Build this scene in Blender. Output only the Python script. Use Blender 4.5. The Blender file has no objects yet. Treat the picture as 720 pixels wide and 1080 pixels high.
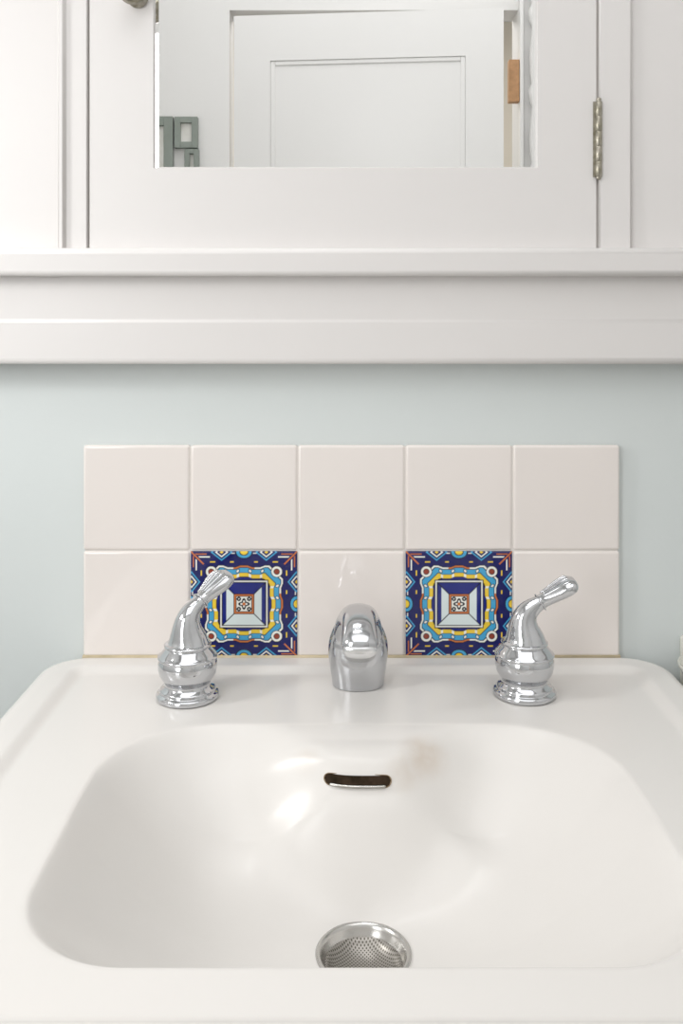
import bpy, bmesh, math
from mathutils import Vector, Matrix

S = bpy.context.scene
COL = S.collection
S.view_settings.view_transform = 'Standard'
S.view_settings.look = 'None'

# ------------------------------------------------------------------ helpers
def srgb(r, g, b):
    f = lambda c: (c/255/12.92) if c/255 <= 0.04045 else ((c/255+0.055)/1.055)**2.4
    return (f(r), f(g), f(b), 1)

def material(name, col, rough=0.5, metal=0.0, coat=0.0, bump=0.0, bscale=40, var=0.0, vscale=3, spec=0.5):
    m = bpy.data.materials.new(name); m.use_nodes = True
    nt = m.node_tree; b = nt.nodes['Principled BSDF']
    b.inputs['Base Color'].default_value = col
    b.inputs['Roughness'].default_value = rough
    b.inputs['Metallic'].default_value = metal
    b.inputs['Coat Weight'].default_value = coat
    b.inputs['Coat Roughness'].default_value = 0.05
    b.inputs['Specular IOR Level'].default_value = spec
    tc = nt.nodes.new('ShaderNodeTexCoord')
    if var > 0:
        n = nt.nodes.new('ShaderNodeTexNoise'); n.inputs['Scale'].default_value = vscale
        n.inputs['Detail'].default_value = 4
        nt.links.new(tc.outputs['Object'], n.inputs['Vector'])
        r = nt.nodes.new('ShaderNodeValToRGB')
        r.color_ramp.elements[0].position = 0.3; r.color_ramp.elements[1].position = 0.7
        r.color_ramp.elements[0].color = (col[0]*(1-var), col[1]*(1-var), col[2]*(1-var*1.3), 1)
        r.color_ramp.elements[1].color = (min(1, col[0]*(1+var*.5)), min(1, col[1]*(1+var*.5)), min(1, col[2]*(1+var*.5)), 1)
        nt.links.new(n.outputs['Fac'], r.inputs['Fac'])
        nt.links.new(r.outputs['Color'], b.inputs['Base Color'])
    if bump > 0:
        n2 = nt.nodes.new('ShaderNodeTexNoise'); n2.inputs['Scale'].default_value = bscale
        n2.inputs['Detail'].default_value = 3
        nt.links.new(tc.outputs['Object'], n2.inputs['Vector'])
        bp = nt.nodes.new('ShaderNodeBump'); bp.inputs['Strength'].default_value = bump
        bp.inputs['Distance'].default_value = 0.002
        nt.links.new(n2.outputs['Fac'], bp.inputs['Height'])
        nt.links.new(bp.outputs['Normal'], b.inputs['Normal'])
    return m

M_WALL = material('sea_green_paint', srgb(218, 224, 223), 0.55, bump=0.12, bscale=60, var=0.012)
M_WHITEWALL = material('white_wall_paint', srgb(236, 235, 233), 0.55, bump=0.1, bscale=60, var=0.01)
M_TRIM = material('white_gloss_paint', srgb(228, 225, 223), 0.38, bump=0.08, bscale=25, var=0.01)
M_DOOR = material('white_door_paint', srgb(238, 237, 235), 0.35, bump=0.05)
M_TILE = material('cream_glaze', srgb(238, 231, 226), 0.07, coat=0.4, bump=0.03, bscale=15, var=0.006)
M_GROUT = material('cream_grout', srgb(236, 231, 226), 0.8, bump=0.3, bscale=300)
M_SINK = material('white_enamel', srgb(226, 223, 219), 0.25, coat=0.0, bump=0.010, bscale=8, var=0.008, vscale=5, spec=.36)
M_CHROME = material('polished_chrome', (0.62, 0.63, 0.65, 1), 0.06, metal=1)
M_SATIN = material('satin_chrome', (0.58, 0.59, 0.61, 1), 0.15, metal=1)
M_CHROME2 = material('brushed_chrome', (0.5, 0.49, 0.47, 1), 0.22, metal=1, var=0.15, vscale=80)
M_OUTLET = material('bright_satin_chrome', (0.78, 0.79, 0.80, 1), 0.25, metal=1)
M_NICKEL = material('aged_nickel', srgb(170, 165, 155), 0.35, metal=1, var=0.3, vscale=200)
M_MIRROR = material('silvered_glass', (0.95, 0.95, 0.945, 1), 0.005, metal=1)
M_DARK = material('cavity_shade', srgb(56, 43, 32), 0.6, var=0.6, vscale=120, spec=.1)
M_BRONZE = material('worn_bronze', srgb(150, 128, 102), 0.35, metal=0.6, var=0.4, vscale=120)
M_TANWOOD = material('tan_wood', srgb(198, 152, 110), 0.5, var=0.15, vscale=60)
M_BRASS = material('brass', srgb(205, 150, 85), 0.3, metal=0.7, var=0.1)
M_FLOOR = material('grey_floor', srgb(120, 118, 116), 0.5, var=0.15, vscale=6)
M_CEIL = material('ceiling_paint', srgb(236, 235, 234), 0.7, bump=0.05)
M_GREEN = material('grey_green_frame', srgb(142, 150, 143), 0.4, var=0.08, vscale=20)
M_PRINT = material('pale_print', srgb(236, 235, 230), 0.6, var=0.08, vscale=30)
M_BEIGE = material('beige_hall_paint', srgb(232, 222, 206), 0.7, var=0.03)
M_GAP = material('gap_shadow_paint', srgb(218, 214, 210), 0.7, var=0.05)
M_DISH = material('pale_ceramic', srgb(222, 221, 212), 0.15, coat=.3, var=.03, vscale=30)

def add_stain(m, spots, col):
    nt = m.node_tree; b = nt.nodes['Principled BSDF']
    src = b.inputs['Base Color'].links[0].from_socket
    tc = nt.nodes.new('ShaderNodeTexCoord')
    for (p, rad, amt) in spots:
        d = nt.nodes.new('ShaderNodeVectorMath'); d.operation = 'DISTANCE'
        d.inputs[1].default_value = p
        nt.links.new(tc.outputs['Object'], d.inputs[0])
        mr = nt.nodes.new('ShaderNodeMapRange'); mr.interpolation_type = 'SMOOTHSTEP'
        mr.inputs['From Min'].default_value = 0; mr.inputs['From Max'].default_value = rad
        mr.inputs['To Min'].default_value = amt; mr.inputs['To Max'].default_value = 0
        nt.links.new(d.outputs['Value'], mr.inputs['Value'])
        no = nt.nodes.new('ShaderNodeTexNoise'); no.inputs['Scale'].default_value = 70
        nt.links.new(tc.outputs['Object'], no.inputs['Vector'])
        mu = nt.nodes.new('ShaderNodeMath'); mu.operation = 'MULTIPLY'
        nt.links.new(mr.outputs['Result'], mu.inputs[0]); nt.links.new(no.outputs['Fac'], mu.inputs[1])
        mx = nt.nodes.new('ShaderNodeMix'); mx.data_type = 'RGBA'
        nt.links.new(mu.outputs[0], mx.inputs[0]); nt.links.new(src, mx.inputs[6])
        mx.inputs[7].default_value = col
        src = mx.outputs[2]
    nt.links.new(src, b.inputs['Base Color'])
add_stain(M_SINK, [((.054, -.192, .795), .028, .7), ((-.045, -.200, .793), .018, .35), ((.035, -.208, .785), .02, .35)], srgb(186, 158, 124))

def finish(ob, label=None, category=None, kind=None, group=None):
    if label: ob['label'] = label
    if category: ob['category'] = category
    if kind: ob['kind'] = kind
    if group: ob['group'] = group
    return ob

def flat_axis(me):
    """large axis-aligned faces shade flat, the roundings between them smooth"""
    for p in me.polygons:
        p.use_smooth = max(abs(c) for c in p.normal) < .9995

def mesh_obj(name, verts, faces, mat, parent=None, loc=(0, 0, 0), smooth=False, fix=True):
    me = bpy.data.meshes.new(name)
    me.from_pydata([tuple(v) for v in verts], [], faces)
    me.materials.append(mat)
    if fix:
        bm = bmesh.new(); bm.from_mesh(me)
        bmesh.ops.recalc_face_normals(bm, faces=bm.faces)
        bm.to_mesh(me); bm.free()
    if smooth:
        for p in me.polygons: p.use_smooth = True
    ob = bpy.data.objects.new(name, me); COL.objects.link(ob)
    ob.location = loc
    if parent: ob.parent = parent
    return ob

def empty(name, loc, parent=None):
    e = bpy.data.objects.new(name, None); e.empty_display_size = 0.05
    COL.objects.link(e); e.location = loc
    if parent: e.parent = parent
    return e

def boxes(name, lst, mat, parent=None, loc=(0, 0, 0), bevel=0.0, seg=3, smooth=None):
    bm = bmesh.new()
    for (x0, x1, y0, y1, z0, z1) in lst:
        g = bmesh.ops.create_cube(bm, size=1)
        for v in g['verts']:
            v.co = Vector(((x0+x1)/2+v.co.x*(x1-x0), (y0+y1)/2+v.co.y*(y1-y0), (z0+z1)/2+v.co.z*(z1-z0)))
    if bevel > 0:
        bmesh.ops.bevel(bm, geom=list(bm.edges), offset=bevel, segments=seg, profile=0.5, affect='EDGES')
    me = bpy.data.meshes.new(name); bm.to_mesh(me); bm.free()
    me.materials.append(mat)
    if bevel > 0: flat_axis(me)
    ob = bpy.data.objects.new(name, me); COL.objects.link(ob); ob.location = loc
    if parent: ob.parent = parent
    return ob

def lathe(name, prof, mat, parent=None, loc=(0, 0, 0), n=64, close=True):
    vs, fs = [], []
    for (r, z) in prof:
        for k in range(n):
            a = 2*math.pi*k/n
            vs.append((r*math.cos(a), r*math.sin(a), z))
    for i in range(len(prof)-1):
        for k in range(n):
            k2 = (k+1) % n
            fs.append((i*n+k, i*n+k2, (i+1)*n+k2, (i+1)*n+k))
    if close:
        fs.append(tuple(range(n))[::-1])
        fs.append(tuple((len(prof)-1)*n+k for k in range(n)))
    return mesh_obj(name, vs, fs, mat, parent, loc, smooth=True)

def catmull(pts, sub=8):
    out = []
    P = [pts[0]]+list(pts)+[pts[-1]]
    for i in range(1, len(P)-2):
        for s in range(sub):
            t = s/sub
            out.append(tuple(0.5*((2*b)+(c-a)*t+(2*a-5*b+4*c-d)*t*t+(-a+3*b-3*c+d)*t**3)
                             for a, b, c, d in zip(P[i-1], P[i], P[i+1], P[i+2])))
    out.append(tuple(pts[-1]))
    return out

def sweep(name, pts, mat, parent=None, loc=(0, 0, 0), side=(1, 0, 0), n=40, sub=8, power=2.0):
    P = catmull(pts, sub)
    sd = Vector(side).normalized()
    vs, fs = [], []
    for i, p in enumerate(P):
        a = Vector(P[max(0, i-1)][:3]); b = Vector(P[min(len(P)-1, i+1)][:3])
        tan = (b-a).normalized()
        s = (sd - tan*sd.dot(tan)).normalized()
        nn = tan.cross(s).normalized()
        c = Vector(p[:3])
        for k in range(n):
            th = 2*math.pi*k/n
            cx, sx = math.cos(th), math.sin(th)
            ex = math.copysign(abs(cx)**(2/power), cx); ey = math.copysign(abs(sx)**(2/power), sx)
            vs.append(c+s*ex*max(p[3], 1e-4)+nn*ey*max(p[4], 1e-4))
    m = len(P)
    for i in range(m-1):
        for k in range(n):
            k2 = (k+1) % n
            fs.append((i*n+k, i*n+k2, (i+1)*n+k2, (i+1)*n+k))
    fs.append(tuple(range(n))); fs.append(tuple((m-1)*n+k for k in range(n)))
    return mesh_obj(name, vs, fs, mat, parent, loc, smooth=True)

def profile_x(name, prof, x0, x1, mat, parent=None, loc=(0, 0, 0)):
    n = len(prof)
    vs = [(x0, y, z) for y, z in prof]+[(x1, y, z) for y, z in prof]
    fs = [(i, (i+1) % n, n+(i+1) % n, n+i) for i in range(n)]
    fs.append(tuple(range(n))[::-1]); fs.append(tuple(range(n, 2*n)))
    ob = mesh_obj(name, vs, fs, mat, parent, loc, smooth=True)
    flat_axis(ob.data)
    return ob

def profile_z(name, prof, z0, z1, mat, parent=None, loc=(0, 0, 0)):
    n = len(prof)
    vs = [(x, y, z0) for x, y in prof]+[(x, y, z1) for x, y in prof]
    fs = [(i, (i+1) % n, n+(i+1) % n, n+i) for i in range(n)]
    fs.append(tuple(range(n))[::-1]); fs.append(tuple(range(n, 2*n)))
    ob = mesh_obj(name, vs, fs, mat, parent, loc, smooth=True)
    flat_axis(ob.data)
    return ob

def sstep(a, b, x):
    t = min(1, max(0, (x-a)/(b-a))); return t*t*(3-2*t)

# ------------------------------------------------------------------ room shell
ZD = 0.80           # sink deck height
XL, XR, YB, ZC = -0.95, 1.0, -1.72, 2.45
finish(boxes('wall_north', [(XL-.05, XR+.05, 0, .08, 0, ZC)], M_WALL), "pale sea green painted bathroom wall behind the sink", "wall", 'structure')
finish(boxes('wall_west', [(XL-.08, XL, YB-.08, .08, 0, ZC)], M_WHITEWALL), "pale painted bathroom side wall", "wall", 'structure')
finish(boxes('wall_east', [(XR, XR+.08, YB-.08, .08, 0, ZC)], M_WHITEWALL), "pale painted bathroom side wall", "wall", 'structure')
DX0, DX1, DTOP = -0.307, 0.458, 2.035
finish(boxes('wall_south', [(XL-.05, DX0-.012, YB-.09, YB, 0, ZC), (DX1+.045, XR+.05, YB-.09, YB, 0, ZC),
                            (DX0-.012, DX1+.045, YB-.09, YB, DTOP+.012, ZC)], M_WHITEWALL),
       "off-white painted wall with a doorway", "wall", 'structure')
finish(boxes('floor', [(XL-.1, XR+.1, -3.0, .1, -.05, 0)], M_FLOOR), "grey bathroom floor", "floor", 'structure')
finish(boxes('ceiling', [(XL-.1, XR+.1, -3.0, .1, ZC, ZC+.05)], M_CEIL), "white painted ceiling", "ceiling", 'structure')
finish(boxes('wall_hall', [(XL-.1, XR+.1, -3.06, -3.0, 0, ZC)], M_BEIGE), "beige hallway wall seen past the door", "wall", 'structure')

door = empty('door_1', (DX0, YB, 0)); finish(door, "white painted panelled door standing slightly ajar", "door", 'structure')
W = .76; T = .035
stiles = [(0, .105, -T, 0, .01, DTOP-.005), (W-.105, W, -T, 0, .01, DTOP-.005),
          (.105, W-.105, -T, 0, 1.90, DTOP-.005), (.105, W-.105, -T, 0, .01, .22), (.105, W-.105, -T, 0, .85, 1.0)]
boxes('door_frame', stiles, M_DOOR, door)
boxes('door_panel', [(.105, W-.105, -T+.010, -.007, 1.0, 1.90), (.105, W-.105, -T+.010, -.007, .22, .85)], M_DOOR, door)
mould = []
for (a, b) in ((1.0, 1.90), (.22, .85)):
    mould += [(.105, .118, -.008, -.003, a, b), (W-.118, W-.105, -.008, -.003, a, b),
              (.118, W-.118, -.008, -.003, b-.013, b), (.118, W-.118, -.008, -.003, a, a+.013)]
boxes('panel_moulding', mould, M_DOOR, door, bevel=.002, seg=2)
door.rotation_euler = (0, 0, math.radians(5))
boxes('door_knob_plate', [(W-.07, W-.04, 0, .004, .93, 1.07)], M_BRASS, door)
lathe('door_knob', [(.008, 0), (.008, .03), (.022, .036), (.027, .048), (.022, .06), (.004, .064)], M_BRASS, door, (W-.055, .002, 1.02)).rotation_euler = (-math.pi/2, 0, 0)
CX = DX1+.045
finish(boxes('trim_4', [(CX, CX+.010, YB, YB+.03, 0, DTOP+.09), (CX+.010, CX+.075, YB, YB+.010, 0, DTOP+.09)], M_DOOR, bevel=.002, seg=2),
       "white painted door casing with raised ridges", "door casing", 'structure')
post = empty('turned_post', (CX+.042, YB+.030, 0)); finish(post, "white glossy turned wooden post beside the doorway", "post")
pp = [(.018, 0)]
z = 0
while z < 2.05:
    pp += [(.018, z+.01), (.010, z+.03), (.015, z+.06), (.017, z+.10), (.013, z+.15), (.009, z+.19), (.016, z+.205), (.018, z+.22)]
    z += .225
lathe('shaft', pp, M_DOOR, post, n=32)
lt = empty('latch_block', (CX, YB+.010, 1.78)); finish(lt, "tan wooden blocks fixed to the white door casing", "latch")
boxes('tan_block', [(-.030, -.0005, -.012, .014, 0, .12)], M_TANWOOD, lt, bevel=.002)
boxes('tan_block', [(.058, .072, 0, .012, .0, .10)], M_TANWOOD, lt, bevel=.002)

def picture(x, z, w, h, b, lab):
    e = empty('picture_frame', (x, YB, z)); finish(e, lab, "picture frame", group="green frames on the bathroom wall")
    boxes('frame', [(-w/2, -w/2+b, 0, .02, -h/2, h/2), (w/2-b, w/2, 0, .02, -h/2, h/2),
                    (-w/2+b, w/2-b, 0, .02, h/2-b, h/2), (-w/2+b, w/2-b, 0, .02, -h/2, -h/2+b)], M_GREEN, e, bevel=.001, seg=1)
    boxes('print', [(-w/2+b, w/2-b, 0, .008, -h/2+b, h/2-b)], M_PRINT, e)
picture(-.552, 1.64, .150, .20, .026, "larger grey-green square picture frame with pale print")
picture(-.440, 1.695, .066, .088, .017, "tiny grey-green picture frame hung beside another")
picture(-.424, 1.608, .040, .080, .014, "tiny narrow grey-green picture frame below another")

# ------------------------------------------------------------------ ledge trim under the cabinet
def arc(cy, cz, r, a0, a1, n=8):
    return [(cy+r*math.cos(math.radians(a0+(a1-a0)*i/n)), cz+r*math.sin(math.radians(a0+(a1-a0)*i/n))) for i in range(n+1)]
nose = [(0, 1.211)]+arc(-.041, 1.205, .006, 90, 180)+arc(-.042, 1.189, .005, 180, 270)+[(-.03, 1.184), (0, 1.184)]
finish(profile_x('trim_1', nose, XL, XR, M_TRIM), "white painted wooden ledge with rounded nose", "ledge", 'structure')
apr = [(0, 1.184), (-.0298, 1.184), (-.0298, 1.1425), (-.0301, 1.1412), (-.0305, 1.1403),
       (-.0308, 1.1388), (-.0308, 1.1045), (-.0304, 1.1020), (-.0294, 1.0995), (-.0275, 1.0985), (0, 1.0985)]
finish(profile_x('trim_2', apr, XL, XR, M_TRIM), "white painted moulded apron board beneath the ledge", "moulding", 'structure')
finish(boxes('trim_3', [(XL, -.276, -.018, 0, 1.211, 1.95), (.281, XR, -.021, 0, 1.211, 1.95)], M_TRIM),
       "flat white painted boards flanking the cabinet", "wall board", 'structure')

# ------------------------------------------------------------------ medicine cabinet
cab = empty('medicine_cabinet', (0, 0, 1.211))
finish(cab, "white painted built-in medicine cabinet with mirrored door", "cabinet")
H = .60
def casing_prof(xo, xi, s):
    return [(xo, 0), (xo, -.026), (xo+s*.0015, -.030), (xo+s*.003, -.032), (xo+s*.006, -.032), (xo+s*.0075, -.029), (xo+s*.009, -.027),
            (xi-s*.001, -.027), (xi, -.026), (xi, 0)]
profile_z('casing', casing_prof(-.2785, -.2495, 1), 0, H, M_TRIM, cab)
profile_z('casing', [(.2850, 0), (.2850, -.025), (.2840, -.0262), (.2830, -.0265), (.2545, -.0265), (.2535, -.0258), (.2530, -.025), (.2530, 0)], 0, H, M_TRIM, cab)
boxes('cabinet_back', [(-.2495, .2530, -.0215, 0, 0, H)], M_GAP, cab)
cd = empty('cabinet_door', (0, 0, 0), cab)
mx0, mx1, mz0, mz1 = -.1850, .1930, .0800, .52
boxes('door_frame', [(-.2476, mx0, -.025, -.0217, .0012, H-.003), (mx1, .2503, -.025, -.0217, .0012, H-.003),
                     (mx0, mx1, -.025, -.0217, .0012, mz0), (mx0, mx1, -.025, -.0217, mz1, H-.003)], M_TRIM, cd)
bv = .005
vs = [(mx0, -.0219, mz0), (mx1, -.0219, mz0), (mx1, -.0219, mz1), (mx0, -.0219, mz1),
      (mx0+bv, -.0228, mz0+bv*.3), (mx1-bv, -.0228, mz0+bv*.3), (mx1-bv, -.0228, mz1-bv), (mx0+bv, -.0228, mz1-bv)]
mesh_obj('mirror', vs, [(4, 5, 6, 7), (0, 1, 5, 4), (1, 2, 6, 5), (2, 3, 7, 6), (3, 0, 4, 7)], M_MIRROR, cd)
hg = empty('hinge', (.2520, -.0275, .071), cd); hg['label'] = "aged nickel butt hinge"
pr = [(.0005, -.003), (.0022, -.002), (.0026, -.001), (.0020, 0)]
for i in range(5):
    z0 = .0005+i*.0147
    pr += [(.0032, z0), (.0034, z0+.0003), (.0034, z0+.0139), (.0032, z0+.0142), (.0029, z0+.0144)]
pr += [(.0020, .0745), (.0026, .0755), (.0022, .077), (.0005, .078)]
lathe('hinge_barrel', pr, M_NICKEL, hg, n=24)
boxes('hinge_leaf', [(-.0050, 0, .0010, .003, 0, .074), (0, .0035, .0008, .003, 0, .074)], M_NICKEL, hg)
kn = lathe('knob', [(.010, 0), (.010, .002), (.005, .005), (.005, .012), (.011, .016), (.014, .021), (.012, .027), (.004, .030)],
           M_NICKEL, cd, (-.2, -.025, .247), n=40)
kn.rotation_euler = (math.pi/2, 0, 0); kn['label'] = "round nickel knob"

# ------------------------------------------------------------------ backsplash tiles
bsx0 = -.2590; tw = .1076; tz0 = .8045; th = .1062
bs = empty('backsplash', (0, 0, tz0)); finish(bs, "two-row backsplash of cream glazed tiles with two patterned tiles", "backsplash")
boxes('grout', [(bsx0+.002, bsx0+5*tw-.002, -.0070, 0, .0, 2*th-.002)], M_GROUT, bs)
proto = boxes('glazed_tile', [(-tw/2+.0003, tw/2-.0003, -.0088, 0, .0003, th-.0003)], M_TILE, bs, bevel=.0030, seg=5)
def pattern(u, v):
    NAVY = srgb(20, 26, 94); SKY = srgb(72, 166, 212); YEL = srgb(238, 204, 64); CR = srgb(240, 240, 232)
    ORG = srgb(204, 116, 62); BLK = srgb(18, 16, 34); PALE = srgb(222, 234, 234); BLUE = srgb(26, 38, 124); RED = srgb(150, 66, 48)
    a, b = abs(u), abs(v); m = max(a, b); n = min(a, b); r = math.hypot(u, v); ang = math.atan2(v, u)
    if m < .18:
        if m > .152: return ORG
        if m > .14: return BLK
        if r < .03: return ORG
        if abs(r-.066*(1+.35*math.cos(4*ang))) < .019: return BLK
        if abs(math.hypot(a-.096, b-.096)-.027) < .014: return BLK
        return CR
    if m < .195: return BLK
    if m < .40:
        if abs(a-b) < .012: return BLK
        if b > a: return BLUE if v > 0 else PALE
        return PALE if m < .33 else BLUE
    if m < .415: return BLK
    if m < .445: return CR
    if m < .458: return BLK
    d = math.hypot(a-.615, b-.615)
    if d < .045: return RED
    if d < .058: return BLK
    if d < .10: return CR
    if d < .113: return BLK
    q = max(m, (a+b)*.605)
    tri = abs(((n/.23) % 2)-1)*2-1
    q = q-.018*max(-1, min(1, 2.5*tri))
    if q < .492: return BLUE
    if q < .505: return BLK
    if q < .572: return CR if .09 < n < .135 or .30 < n < .34 else YEL
    if q < .585: return BLK
    if q < .668:
        e = math.hypot(q-.627, (n % .23)-.115)
        if e < .024: return CR
        if e < .036: return BLK
        return SKY
    if q < .682: return BLK
    if q < .712: return ORG if n < .2 else CR
    if q < .725: return BLK
    d = math.hypot((m-.99), n*.8)
    if d < .055: return YEL
    if d < .07: return BLK
    if d < .115: return SKY
    if d < .13: return BLK
    if abs(a-b) < .020 and m > .76: return ORG
    if n > .64 and abs(m-.895) < .013 and m-n > .05: return CR
    if n > .70 and abs(m-.95) < .012 and m-n > .04: return ORG
    d = abs(m-.985)+.8*abs(n-.42)
    if abs(d-.15) < .015: return SKY
    if abs(d-.085) < .015: return CR
    if d < .03: return YEL
    if abs(m-.80) < .012 and (.19 < n < .26 or .54 < n < .64): return YEL
    if abs(m-.965) < .010 and .17 < n < .24: return CR
    return NAVY
NG = 230
def make_pattern_mesh():
    hw = tw/2-.0005; hz = th/2-.0005
    vs, fs, cols = [], [], []
    for j in range(NG+1):
        for i in range(NG+1):
            u = -1+2*i/NG; v = -1+2*j/NG
            e = 1-max(abs(u), abs(v))
            y = -.0088+(.0012*(1-min(1, e/.03))**2)
            vs.append((u*hw, y, th/2+v*hz))
            acc = [0, 0, 0]
            for du in (-.003, .003):
                for dv in (-.003, .003):
                    c = pattern(u+du, v+dv)
                    for q in range(3): acc[q] += c[q]/4
            cols.append((*acc, 1))
    for j in range(NG):
        for i in range(NG):
            k = j*(NG+1)+i
            fs.append((k, k+1, k+NG+2, k+NG+1))
    base = len(vs)
    for (x, z) in ((-hw, .0005), (hw, .0005), (hw, th-.0005), (-hw, th-.0005)):
        vs.append((x, -.0076, z)); vs.append((x, 0, z)); cols += [srgb(20, 24, 92)]*2
    for i in range(4):
        j = (i+1) % 4
        fs.append((base+2*i, base+2*j, base+2*j+1, base+2*i+1))
    m = bpy.data.materials.new('painted_majolica_glaze'); m.use_nodes = True
    nt = m.node_tree; b = nt.nodes['Principled BSDF']; b.inputs['Roughness'].default_value = .12
    at = nt.nodes.new('ShaderNodeAttribute'); at.attribute_name = 'Glaze'
    nt.links.new(at.outputs['Color'], b.inputs['Base Color'])
    ob = mesh_obj('patterned_tile', vs, fs, m, bs, smooth=True, fix=False)
    ca = ob.data.color_attributes.new('Glaze', 'FLOAT_COLOR', 'POINT')
    ca.data.foreach_set('color', [c for col in cols for c in col])
    return ob
pt = make_pattern_mesh(); pt['label'] = "navy, yellow and sky blue hand-painted tile"
pt.location = (bsx0+1.5*tw, 0, 0)
pt2 = pt.copy(); COL.objects.link(pt2); pt2.location = (bsx0+3.5*tw, 0, 0)
first = True
for row in range(2):
    for c in range(5):
        if row == 0 and c in (1, 3): continue
        if first: o = proto; first = False
        else:
            o = proto.copy(); COL.objects.link(o)
        o.location = (bsx0+(c+.5)*tw, 0, row*th)

# ------------------------------------------------------------------ sink
X0 = .014
sink = empty('sink', (X0, 0, 0)); finish(sink, "glossy white enamel pedestal bathroom sink with rectangular basin", "sink")
def sdf(x, t, hw, t0, t1, rb, rf):
    tc = (t0+t1)/2; ht = (t1-t0)/2
    r = rb if t < tc else rf
    qx = abs(x)-hw+r; qy = abs(t-tc)-ht+r
    return min(max(qx, qy), 0)+math.hypot(max(qx, 0), max(qy, 0))-r
OUT = lambda x, t: sdf(x, t, .307, .0005, .525, .045, .06)
XC = .004
def cont(x, t=.2):      # front edge of the shelf that carries the overflow; spreads out lower down
    g = sstep(.206, .262, t)
    w = .072*(1+.75*g); p = 2.8-.8*g
    return .150+.055*math.exp(-(abs(x-XC)/w)**p)
BAS = lambda x, t: sdf(x, t, .200-.0035*((t-.30)/.15)**2, .154, .448, .085, .068)
TC = .298; DX = .001; RD = .0300
NA = 480
def ray(f, a):
    lo, hi = 0, 1.0
    for _ in range(36):
        md = (lo+hi)/2
        if f(DX+md*math.cos(a), TC+md*math.sin(a)) < 0: lo = md
        else: hi = md
    return lo
angs = [2*math.pi*k/NA for k in range(NA)]
ro = [ray(OUT, a) for a in angs]; rb = [ray(BAS, a) for a in angs]
DEP = .095
def bowl(u, a):
    back = max(0, -math.sin(a))
    ue = u*u/(u+.028)*(1.028)
    p = 2.3-1.15*back**1.3
    return -DEP*(1-(1-min(ue, 1))**p)
def shelf(x, t):
    d = t-cont(x, t)
    sp = .5*(d+math.sqrt(d*d+.0034**2))
    z = -.0002-.0050*sstep(.158, .206, t)
    z -= 1.7*min(sp, .014)+(1.25*(sp-.014)+4*(sp-.014)**2 if sp > .014 else 0)
    return z
def smax(a, b, k):
    if k < 1e-6: return max(a, b)
    h = max(k-abs(a-b), 0)/k
    return max(a, b)+h*h*k*.25
def inner_z(x, t, u, a):
    A = bowl(u, a)
    if t > TC or u <= 0: return A
    k = (.003+.047*sstep(.008, .038, -A))*sstep(0, .05, u)
    k *= 1-sstep(.68, 1.0, u)
    return smax(A, shelf(x, t), k)
def deckz(x, t):
    d = -OUT(x, t)
    z = .0045*(1-sstep(.030, .044, d))
    rr = .012
    if d < rr:
        z -= rr-math.sqrt(max(rr*rr-(rr-d)**2, 0))
    return z
NB, ND = 110, 60
import numpy as np
Z = np.zeros((NB+1, NA)); XX = np.zeros((NB+1, NA)); TT = np.zeros((NB+1, NA))
for i in range(NB+1):
    u = 1-i/NB
    for k, a in enumerate(angs):
        rad = RD+(rb[k]-RD)*(1-u)
        x = DX+rad*math.cos(a); t = TC+rad*math.sin(a)
        XX[i, k] = x; TT[i, k] = t; Z[i, k] = inner_z(x, t, u, a)
def npss(a, b, x):
    q = np.clip((x-a)/(b-a), 0, 1); return q*q*(3-2*q)
# relax the enamel everywhere in the rear of the bowl except just around the slot
away = np.maximum(npss(.026, .048, np.abs(XX-XC)), npss(.219, .232, TT))
rowi = np.arange(NB+1)[:, None]
edge = npss(0, 6, NB-rowi)*npss(0, 6, rowi)
back = 1-npss(TC-.03, TC+.01, TT)
Wt = .9*away*edge*back
low = npss(.222, .24, TT)
def relax(n, wt):
    global Z
    for _ in range(n):
        av = Z.copy()
        av[1:-1] = (np.roll(Z, 1, 1)[1:-1]+np.roll(Z, -1, 1)[1:-1]+np.roll(Z, 3, 1)[1:-1]+np.roll(Z, -3, 1)[1:-1]+Z[2:]+Z[:-2])/6
        Z = Z+(av-Z)*wt
relax(14, Wt)
relax(300, Wt*low)
rings = [[(XX[i, k], -TT[i, k], ZD+Z[i, k]) for k in range(NA)] for i in range(NB+1)]
def surf(x, t):
    """height of the relaxed enamel (bilinear in ring space)"""
    a = math.atan2(t-TC, x-DX) % (2*math.pi); rad = math.hypot(x-DX, t-TC)
    kf = a/(2*math.pi)*NA; k0 = int(kf) % NA; k1 = (k0+1) % NA; f = kf-int(kf)
    rbb = rb[k0]*(1-f)+rb[k1]*f
    r = min(max((rad-RD)/(rbb-RD), 0), .9999)*NB
    i0 = int(r); g = r-i0
    return (Z[i0, k0]*(1-f)+Z[i0, k1]*f)*(1-g)+(Z[i0+1, k0]*(1-f)+Z[i0+1, k1]*f)*g
for i in range(1, ND+1):
    v = 1-(1-i/ND)**1.5
    ring = []
    for k, a in enumerate(angs):
        rad = rb[k]+(ro[k]-rb[k])*v
        x = DX+rad*math.cos(a); t = TC+rad*math.sin(a)
        ring.append((x, -t, ZD+deckz(x, t)))
    rings.append(ring)
def scaled(sx, z, src):
    return [(DX+(src[k]*sx)*math.cos(a), -max(.0006, TC+(src[k]*sx)*math.sin(a)), ZD+z) for k, a in enumerate(angs)]
rings.append(scaled(1.0, -.018, ro)); rings.append(scaled(1.0, -.05, ro)); rings.append(scaled(.97, -.062, ro))
rings.append([(DX+(rb[k]*.6+ro[k]*.4)*math.cos(a), -(TC+(rb[k]*.6+ro[k]*.4)*math.sin(a)), ZD-.068) for k, a in enumerate(angs)])
rings.append(scaled(.93, -.11, rb)); rings.append(scaled(.6, -.14, rb))
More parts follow.
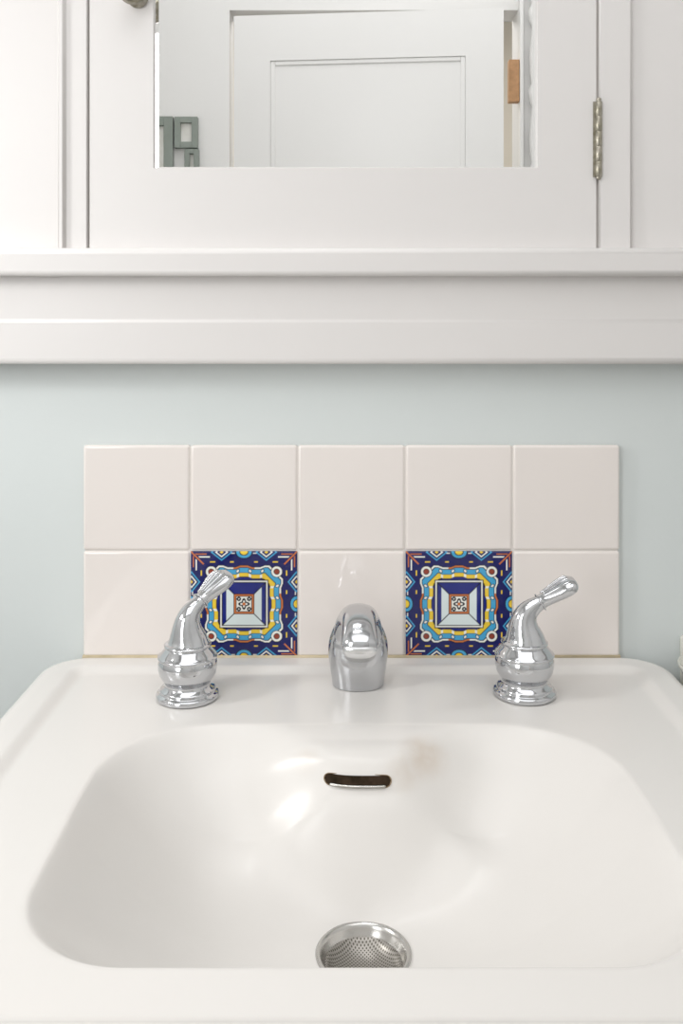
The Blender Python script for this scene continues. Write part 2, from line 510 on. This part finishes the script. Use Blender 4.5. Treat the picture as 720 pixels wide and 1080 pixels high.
rings.append([(DX+.045*math.cos(a), -(TC+.045*math.sin(a)), ZD-.15) for a in angs])
rings.append([(DX+RD*math.cos(a), -(TC+RD*math.sin(a)), ZD-.15) for a in angs])
vs, fs = [], []
for rg in rings: vs += rg
nr = len(rings)
for i in range(nr):
    i2 = (i+1) % nr
    for k in range(NA):
        k2 = (k+1) % NA
        fs.append((i*NA+k, i*NA+k2, i2*NA+k2, i2*NA+k))
mesh_obj('basin', vs, fs, M_SINK, sink, smooth=True)
lathe('pedestal', [(.15, 0), (.15, .03), (.13, .05), (.105, .10), (.095, .30), (.10, .50), (.12, .60), (.13, .652)], M_SINK, sink, (0, -.26, 0))
profile_x('sealant', [(0, ZD+.001), (-.0115, ZD+.0035), (-.009, ZD+.0062), (0, ZD+.0062)], bsx0-X0, bsx0+5*tw-X0,
          material('old_sealant', srgb(205, 190, 160), .5, var=.15, vscale=60), sink)
# overflow opening following the enamel surface; the hole is a dark plate, shade painted in
tsl = cont(XC)-.004
while surf(XC, tsl) > -.0190: tsl += .0002
ofl = empty('overflow', (0, 0, ZD), sink); ofl['label'] = "dark overflow slot with worn metal lip"
def stadium(hw, hh, n=14):
    pts = []
    for k in range(n+1):
        a = -math.pi/2+math.pi*k/n; pts.append((hw-hh+hh*math.cos(a), hh*math.sin(a)))
    for k in range(n+1):
        a = math.pi/2+math.pi*k/n; pts.append((-hw+hh+hh*math.cos(a), hh*math.sin(a)))
    return pts
def on_surf(px_, pv, off):
    t = tsl-pv*.49+(cont(px_)-cont(XC))
    e = .0010
    z = surf(px_, t)
    g = (surf(px_, t+e)-surf(px_, t-e))/(2*e)
    nrm = Vector((0, g, 1)).normalized()
    return Vector((px_, -t, z))+nrm*off
OX = -.0015
def shape(hw, hh, off):
    return [on_surf(p[0]+OX, p[1], off) for p in stadium(hw, hh)]
A0 = shape(.0268, .0056, -.002); A1 = shape(.0264, .0052, .0009); A2 = shape(.0258, .0047, .0008); A3 = shape(.0256, .0045, -.0002)
n = len(A0)
vv = A0+A1+A2+A3
ff = [(j*n+i, j*n+(i+1) % n, (j+1)*n+(i+1) % n, (j+1)*n+i) for j in range(3) for i in range(n)]
mesh_obj('rim', vv, ff, M_BRONZE, ofl, smooth=True)
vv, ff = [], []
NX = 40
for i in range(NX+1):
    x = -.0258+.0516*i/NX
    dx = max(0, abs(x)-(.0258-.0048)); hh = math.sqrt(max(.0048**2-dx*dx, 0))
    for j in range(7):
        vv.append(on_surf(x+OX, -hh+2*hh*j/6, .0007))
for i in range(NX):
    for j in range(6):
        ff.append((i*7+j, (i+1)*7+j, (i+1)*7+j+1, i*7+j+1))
mesh_obj('opening_shade', vv, ff, M_DARK, ofl, fix=False)
lp = [tuple(on_surf(-.0215+.043*i/8+OX, -.0040, .0011))+(.0017, .0012) for i in range(9)]
sweep('lip', lp, M_CHROME2, ofl, side=(0, 1, 0), n=12, sub=3)
# drain
dz = ZD-DEP
M_DRAIN = material('drain_chrome', (.56, .55, .53, 1), .20, metal=1)
dr = empty('drain', (DX, -TC, dz), sink); dr['label'] = "round chrome drain with dark perforated strainer"
dr.scale = (.955, .955, .955)
lathe('flange', [(.0285, -.004), (.034, -.002), (.0345, .0008), (.0338, .0016), (.0325, .0018), (.0312, .0012), (.0300, -.0012), (.0282, -.0045), (.0268, -.0065), (.0262, -.0085)],
      M_DRAIN, dr, close=False)
M_PERF = bpy.data.materials.new('perforated_steel'); M_PERF.use_nodes = True
nt = M_PERF.node_tree; b = nt.nodes['Principled BSDF']; b.inputs['Roughness'].default_value = .40
tc = nt.nodes.new('ShaderNodeTexCoord'); vo = nt.nodes.new('ShaderNodeTexVoronoi'); vo.inputs['Scale'].default_value = 520
vo.inputs['Randomness'].default_value = 0.0; vo.voronoi_dimensions = '2D'
mp = nt.nodes.new('ShaderNodeMapping'); mp.inputs['Rotation'].default_value = (0, 0, math.radians(45))
nt.links.new(tc.outputs['Object'], mp.inputs['Vector']); nt.links.new(mp.outputs['Vector'], vo.inputs['Vector'])
rp = nt.nodes.new('ShaderNodeValToRGB'); rp.color_ramp.elements[0].position = .24; rp.color_ramp.elements[1].position = .34
rp.color_ramp.elements[0].color = (.10, .09, .075, 1); rp.color_ramp.elements[1].color = (.38, .36, .33, 1)
nt.links.new(vo.outputs['Distance'], rp.inputs['Fac']); nt.links.new(rp.outputs['Color'], b.inputs['Base Color'])
b.inputs['Metallic'].default_value = .85
lathe('strainer', [(.0275, -.0058), (.0266, -.0056), (.0248, -.0078), (.0218, -.0110), (.016, -.0135), (.009, -.0148), (.0002, -.0150)],
      M_PERF, dr, close=False)

# ------------------------------------------------------------------ faucet
fc = empty('faucet', (X0, -.08, ZD+.0005)); finish(fc, "three-piece chrome widespread faucet on the sink deck", "faucet")
def handle(x, t, yaw, lab):
    e = empty('faucet_handle', (x-X0, -t+.08, 0), fc); e['label'] = lab
    prof = [(.0275, 0), (.0283, .001), (.0283, .0035), (.0272, .005), (.0255, .0056), (.0250, .0064), (.0252, .0076), (.0240, .0090),
            (.0212, .0105), (.0202, .0125), (.0208, .0145), (.0232, .0175), (.0254, .0215), (.0264, .0260), (.0266, .0300), (.0258, .0345),
            (.0252, .0352), (.0267, .0358), (.0268, .0375), (.0254, .0382), (.0240, .0402), (.0216, .0430), (.0200, .0450),
            (.0194, .0456), (.0210, .0462), (.0212, .0476), (.0200, .0485), (.0160, .0500), (.001, .0505)]
    lathe('escutcheon', prof, M_CHROME, e)
    d = (math.cos(yaw), math.sin(yaw))
    L = [(.0005, .0470, .0196, .0196), (.0002, .0520, .0176, .0176), (-.0004, .0575, .0152, .0154), (-.0006, .0630, .0130, .0133), (.0004, .0688, .0111, .0115),
         (.0032, .0742, .0095, .0098), (.0078, .0786, .0081, .0081), (.0134, .0823, .0072, .0068), (.0195, .0860, .0078, .0066), (.0262, .0898, .0104, .0072),
         (.0325, .0934, .0130, .0078), (.0378, .0964, .0142, .0081), (.0422, .0988, .0138, .0077), (.0452, .1004, .0116, .0062), (.0469, .1012, .0076, .0042), (.0476, .1016, .0005, .0005)]
    sweep('lever', [(h*d[0], h*d[1], z, w, q) for (h, z, w, q) in L], M_CHROME, e, side=(-d[1], d[0], 0))
    C = [(.0135, .0823, .0050, .0045), (.0141, .0827, .0084, .0079), (.0152, .0834, .0086, .0081), (.0158, .0838, .0052, .0045)]
    sweep('lever_collar', [(h*d[0], h*d[1], z, w, q) for (h, z, w, q) in C], M_CHROME, e, side=(-d[1], d[0], 0), sub=3)
    for s in (-2, -1, 0, 1, 2):
        q = []
        for (h, z, w, th_) in L[8:13]:
            off = s*w*.33
            q.append((h*d[0]-d[1]*off-.45*th_*d[0], h*d[1]+d[0]*off-.45*th_*d[1], z+th_*(.90-.11*s*s*.7), .0011, .0013))
        sweep('lever_rib', q, M_CHROME, e, side=(-d[1], d[0], 0), n=10, sub=4)
    return e
handle(-.1390, .097, math.radians(48), "chrome lever handle turned toward the wall tiles")
handle(.1665, .091, math.radians(3), "chrome lever handle pointing sideways")

sp_ = empty('faucet_spout', (.0015, .08, 0), fc); sp_['label'] = "short arched satin chrome spout"
lathe_b = [(0, -.066, 0, .0240, .0204), (0, -.066, .006, .0248, .0208), (0, -.066, .018, .0266, .0214), (0, -.066, .028, .0279, .0206), (0, -.067, .037, .0278, .0186),
           (0, -.069, .046, .0258, .0160), (0, -.073, .056, .0214, .0140), (0, -.078, .063, .0155, .0110), (0, -.080, .067, .0060, .0050)]
sweep('spout_body', lathe_b, M_SATIN, sp_, power=2.2, n=56)
pts = [(0, -.070, .036, .0220, .0130), (0, -.071, .047, .0232, .0146), (0, -.077, .0580, .0214, .0144), (0, -.088, .0672, .0182, .0128), (0, -.102, .0736, .0160, .0114),
       (0, -.117, .0752, .0152, .0106), (0, -.130, .0728, .0152, .0101), (0, -.1400, .0678, .0155, .0098), (0, -.1455, .0633, .0158, .0097), (0, -.1462, .0625, .0150, .0091)]
sweep('spout_hood', pts, M_SATIN, sp_, power=2.3, n=56)
O = [(0, -.1440, .0648, .0130, .0074), (0, -.1450, .0636, .0140, .0081), (0, -.1496, .0580, .0140, .0081), (0, -.1500, .0574, .0126, .0070)]
sweep('spout_outlet', O, M_OUTLET, sp_, power=2.6, n=56, sub=3)

dish = empty('soap_dish', (.371, -.0465, .786)); finish(dish, "pale ceramic soap dish mounted on the green wall", "soap dish")
lathe('bowl', [(.018, 0), (.030, .002), (.040, .010), (.0455, .020), (.0460, .022), (.0450, .0235), (.0430, .021), (.036, .012), (.024, .007), (.001, .006)], M_DISH, dish, close=False)
boxes('back_plate', [(-.03, .03, .040, .0470, -.015, .038)], M_DISH, dish, bevel=.003)

# ------------------------------------------------------------------ lights
def area(name, loc, target, sx, sy, power, col=(1, 1, 1)):
    l = bpy.data.lights.new(name, 'AREA'); l.shape = 'RECTANGLE'; l.size = sx; l.size_y = sy; l.energy = power; l.color = col
    o = bpy.data.objects.new(name, l); COL.objects.link(o); o.location = loc
    o.rotation_euler = (Vector(target)-Vector(loc)).to_track_quat('-Z', 'Y').to_euler()
    return o
area('ceiling_lamp', (.1, -1.0, 2.43), (.1, -1.0, 0), 1.5, 1.2, 8.3, (.985, .99, 1))
area('side_fill', (-.78, -1.30, 1.40), (.1, 0, .95), .40, .9, 5.0, (.985, .99, 1))  # added unseen panel, brightens the wall under the ledge from the left
area('shadow_light', (-.86, -.42, 1.42), (.05, -.15, .80), .16, .16, 2.9, (1, .995, .99))  # added unseen source, placed so spout and handles throw shadows rightward
area('door_wall_fill', (-.1, -.14, 2.0), (0, -1.5, 1.3), .35, .10, 2.2, (.99, .99, 1))  # added unseen fill, lights the door wall that shows in the mirror
area('hall_lamp', (0, -2.4, 2.40), (0, -2.4, 0), .6, .6, 10, (1, .98, .95))
w = bpy.data.worlds.new('World'); S.world = w; w.use_nodes = True
w.node_tree.nodes['Background'].inputs['Color'].default_value = (.9, .95, 1, 1)
w.node_tree.nodes['Background'].inputs['Strength'].default_value = .5

# ------------------------------------------------------------------ camera
cam = bpy.data.cameras.new('camera'); co = bpy.data.objects.new('camera', cam); COL.objects.link(co)
co.location = (0, -.92, 1.13); co.rotation_euler = (math.pi/2, 0, 0)
cam.sensor_fit = 'VERTICAL'; cam.sensor_height = 36; cam.lens = 32
cam.shift_y = -190/1080; cam.clip_start = .01
S.camera = co
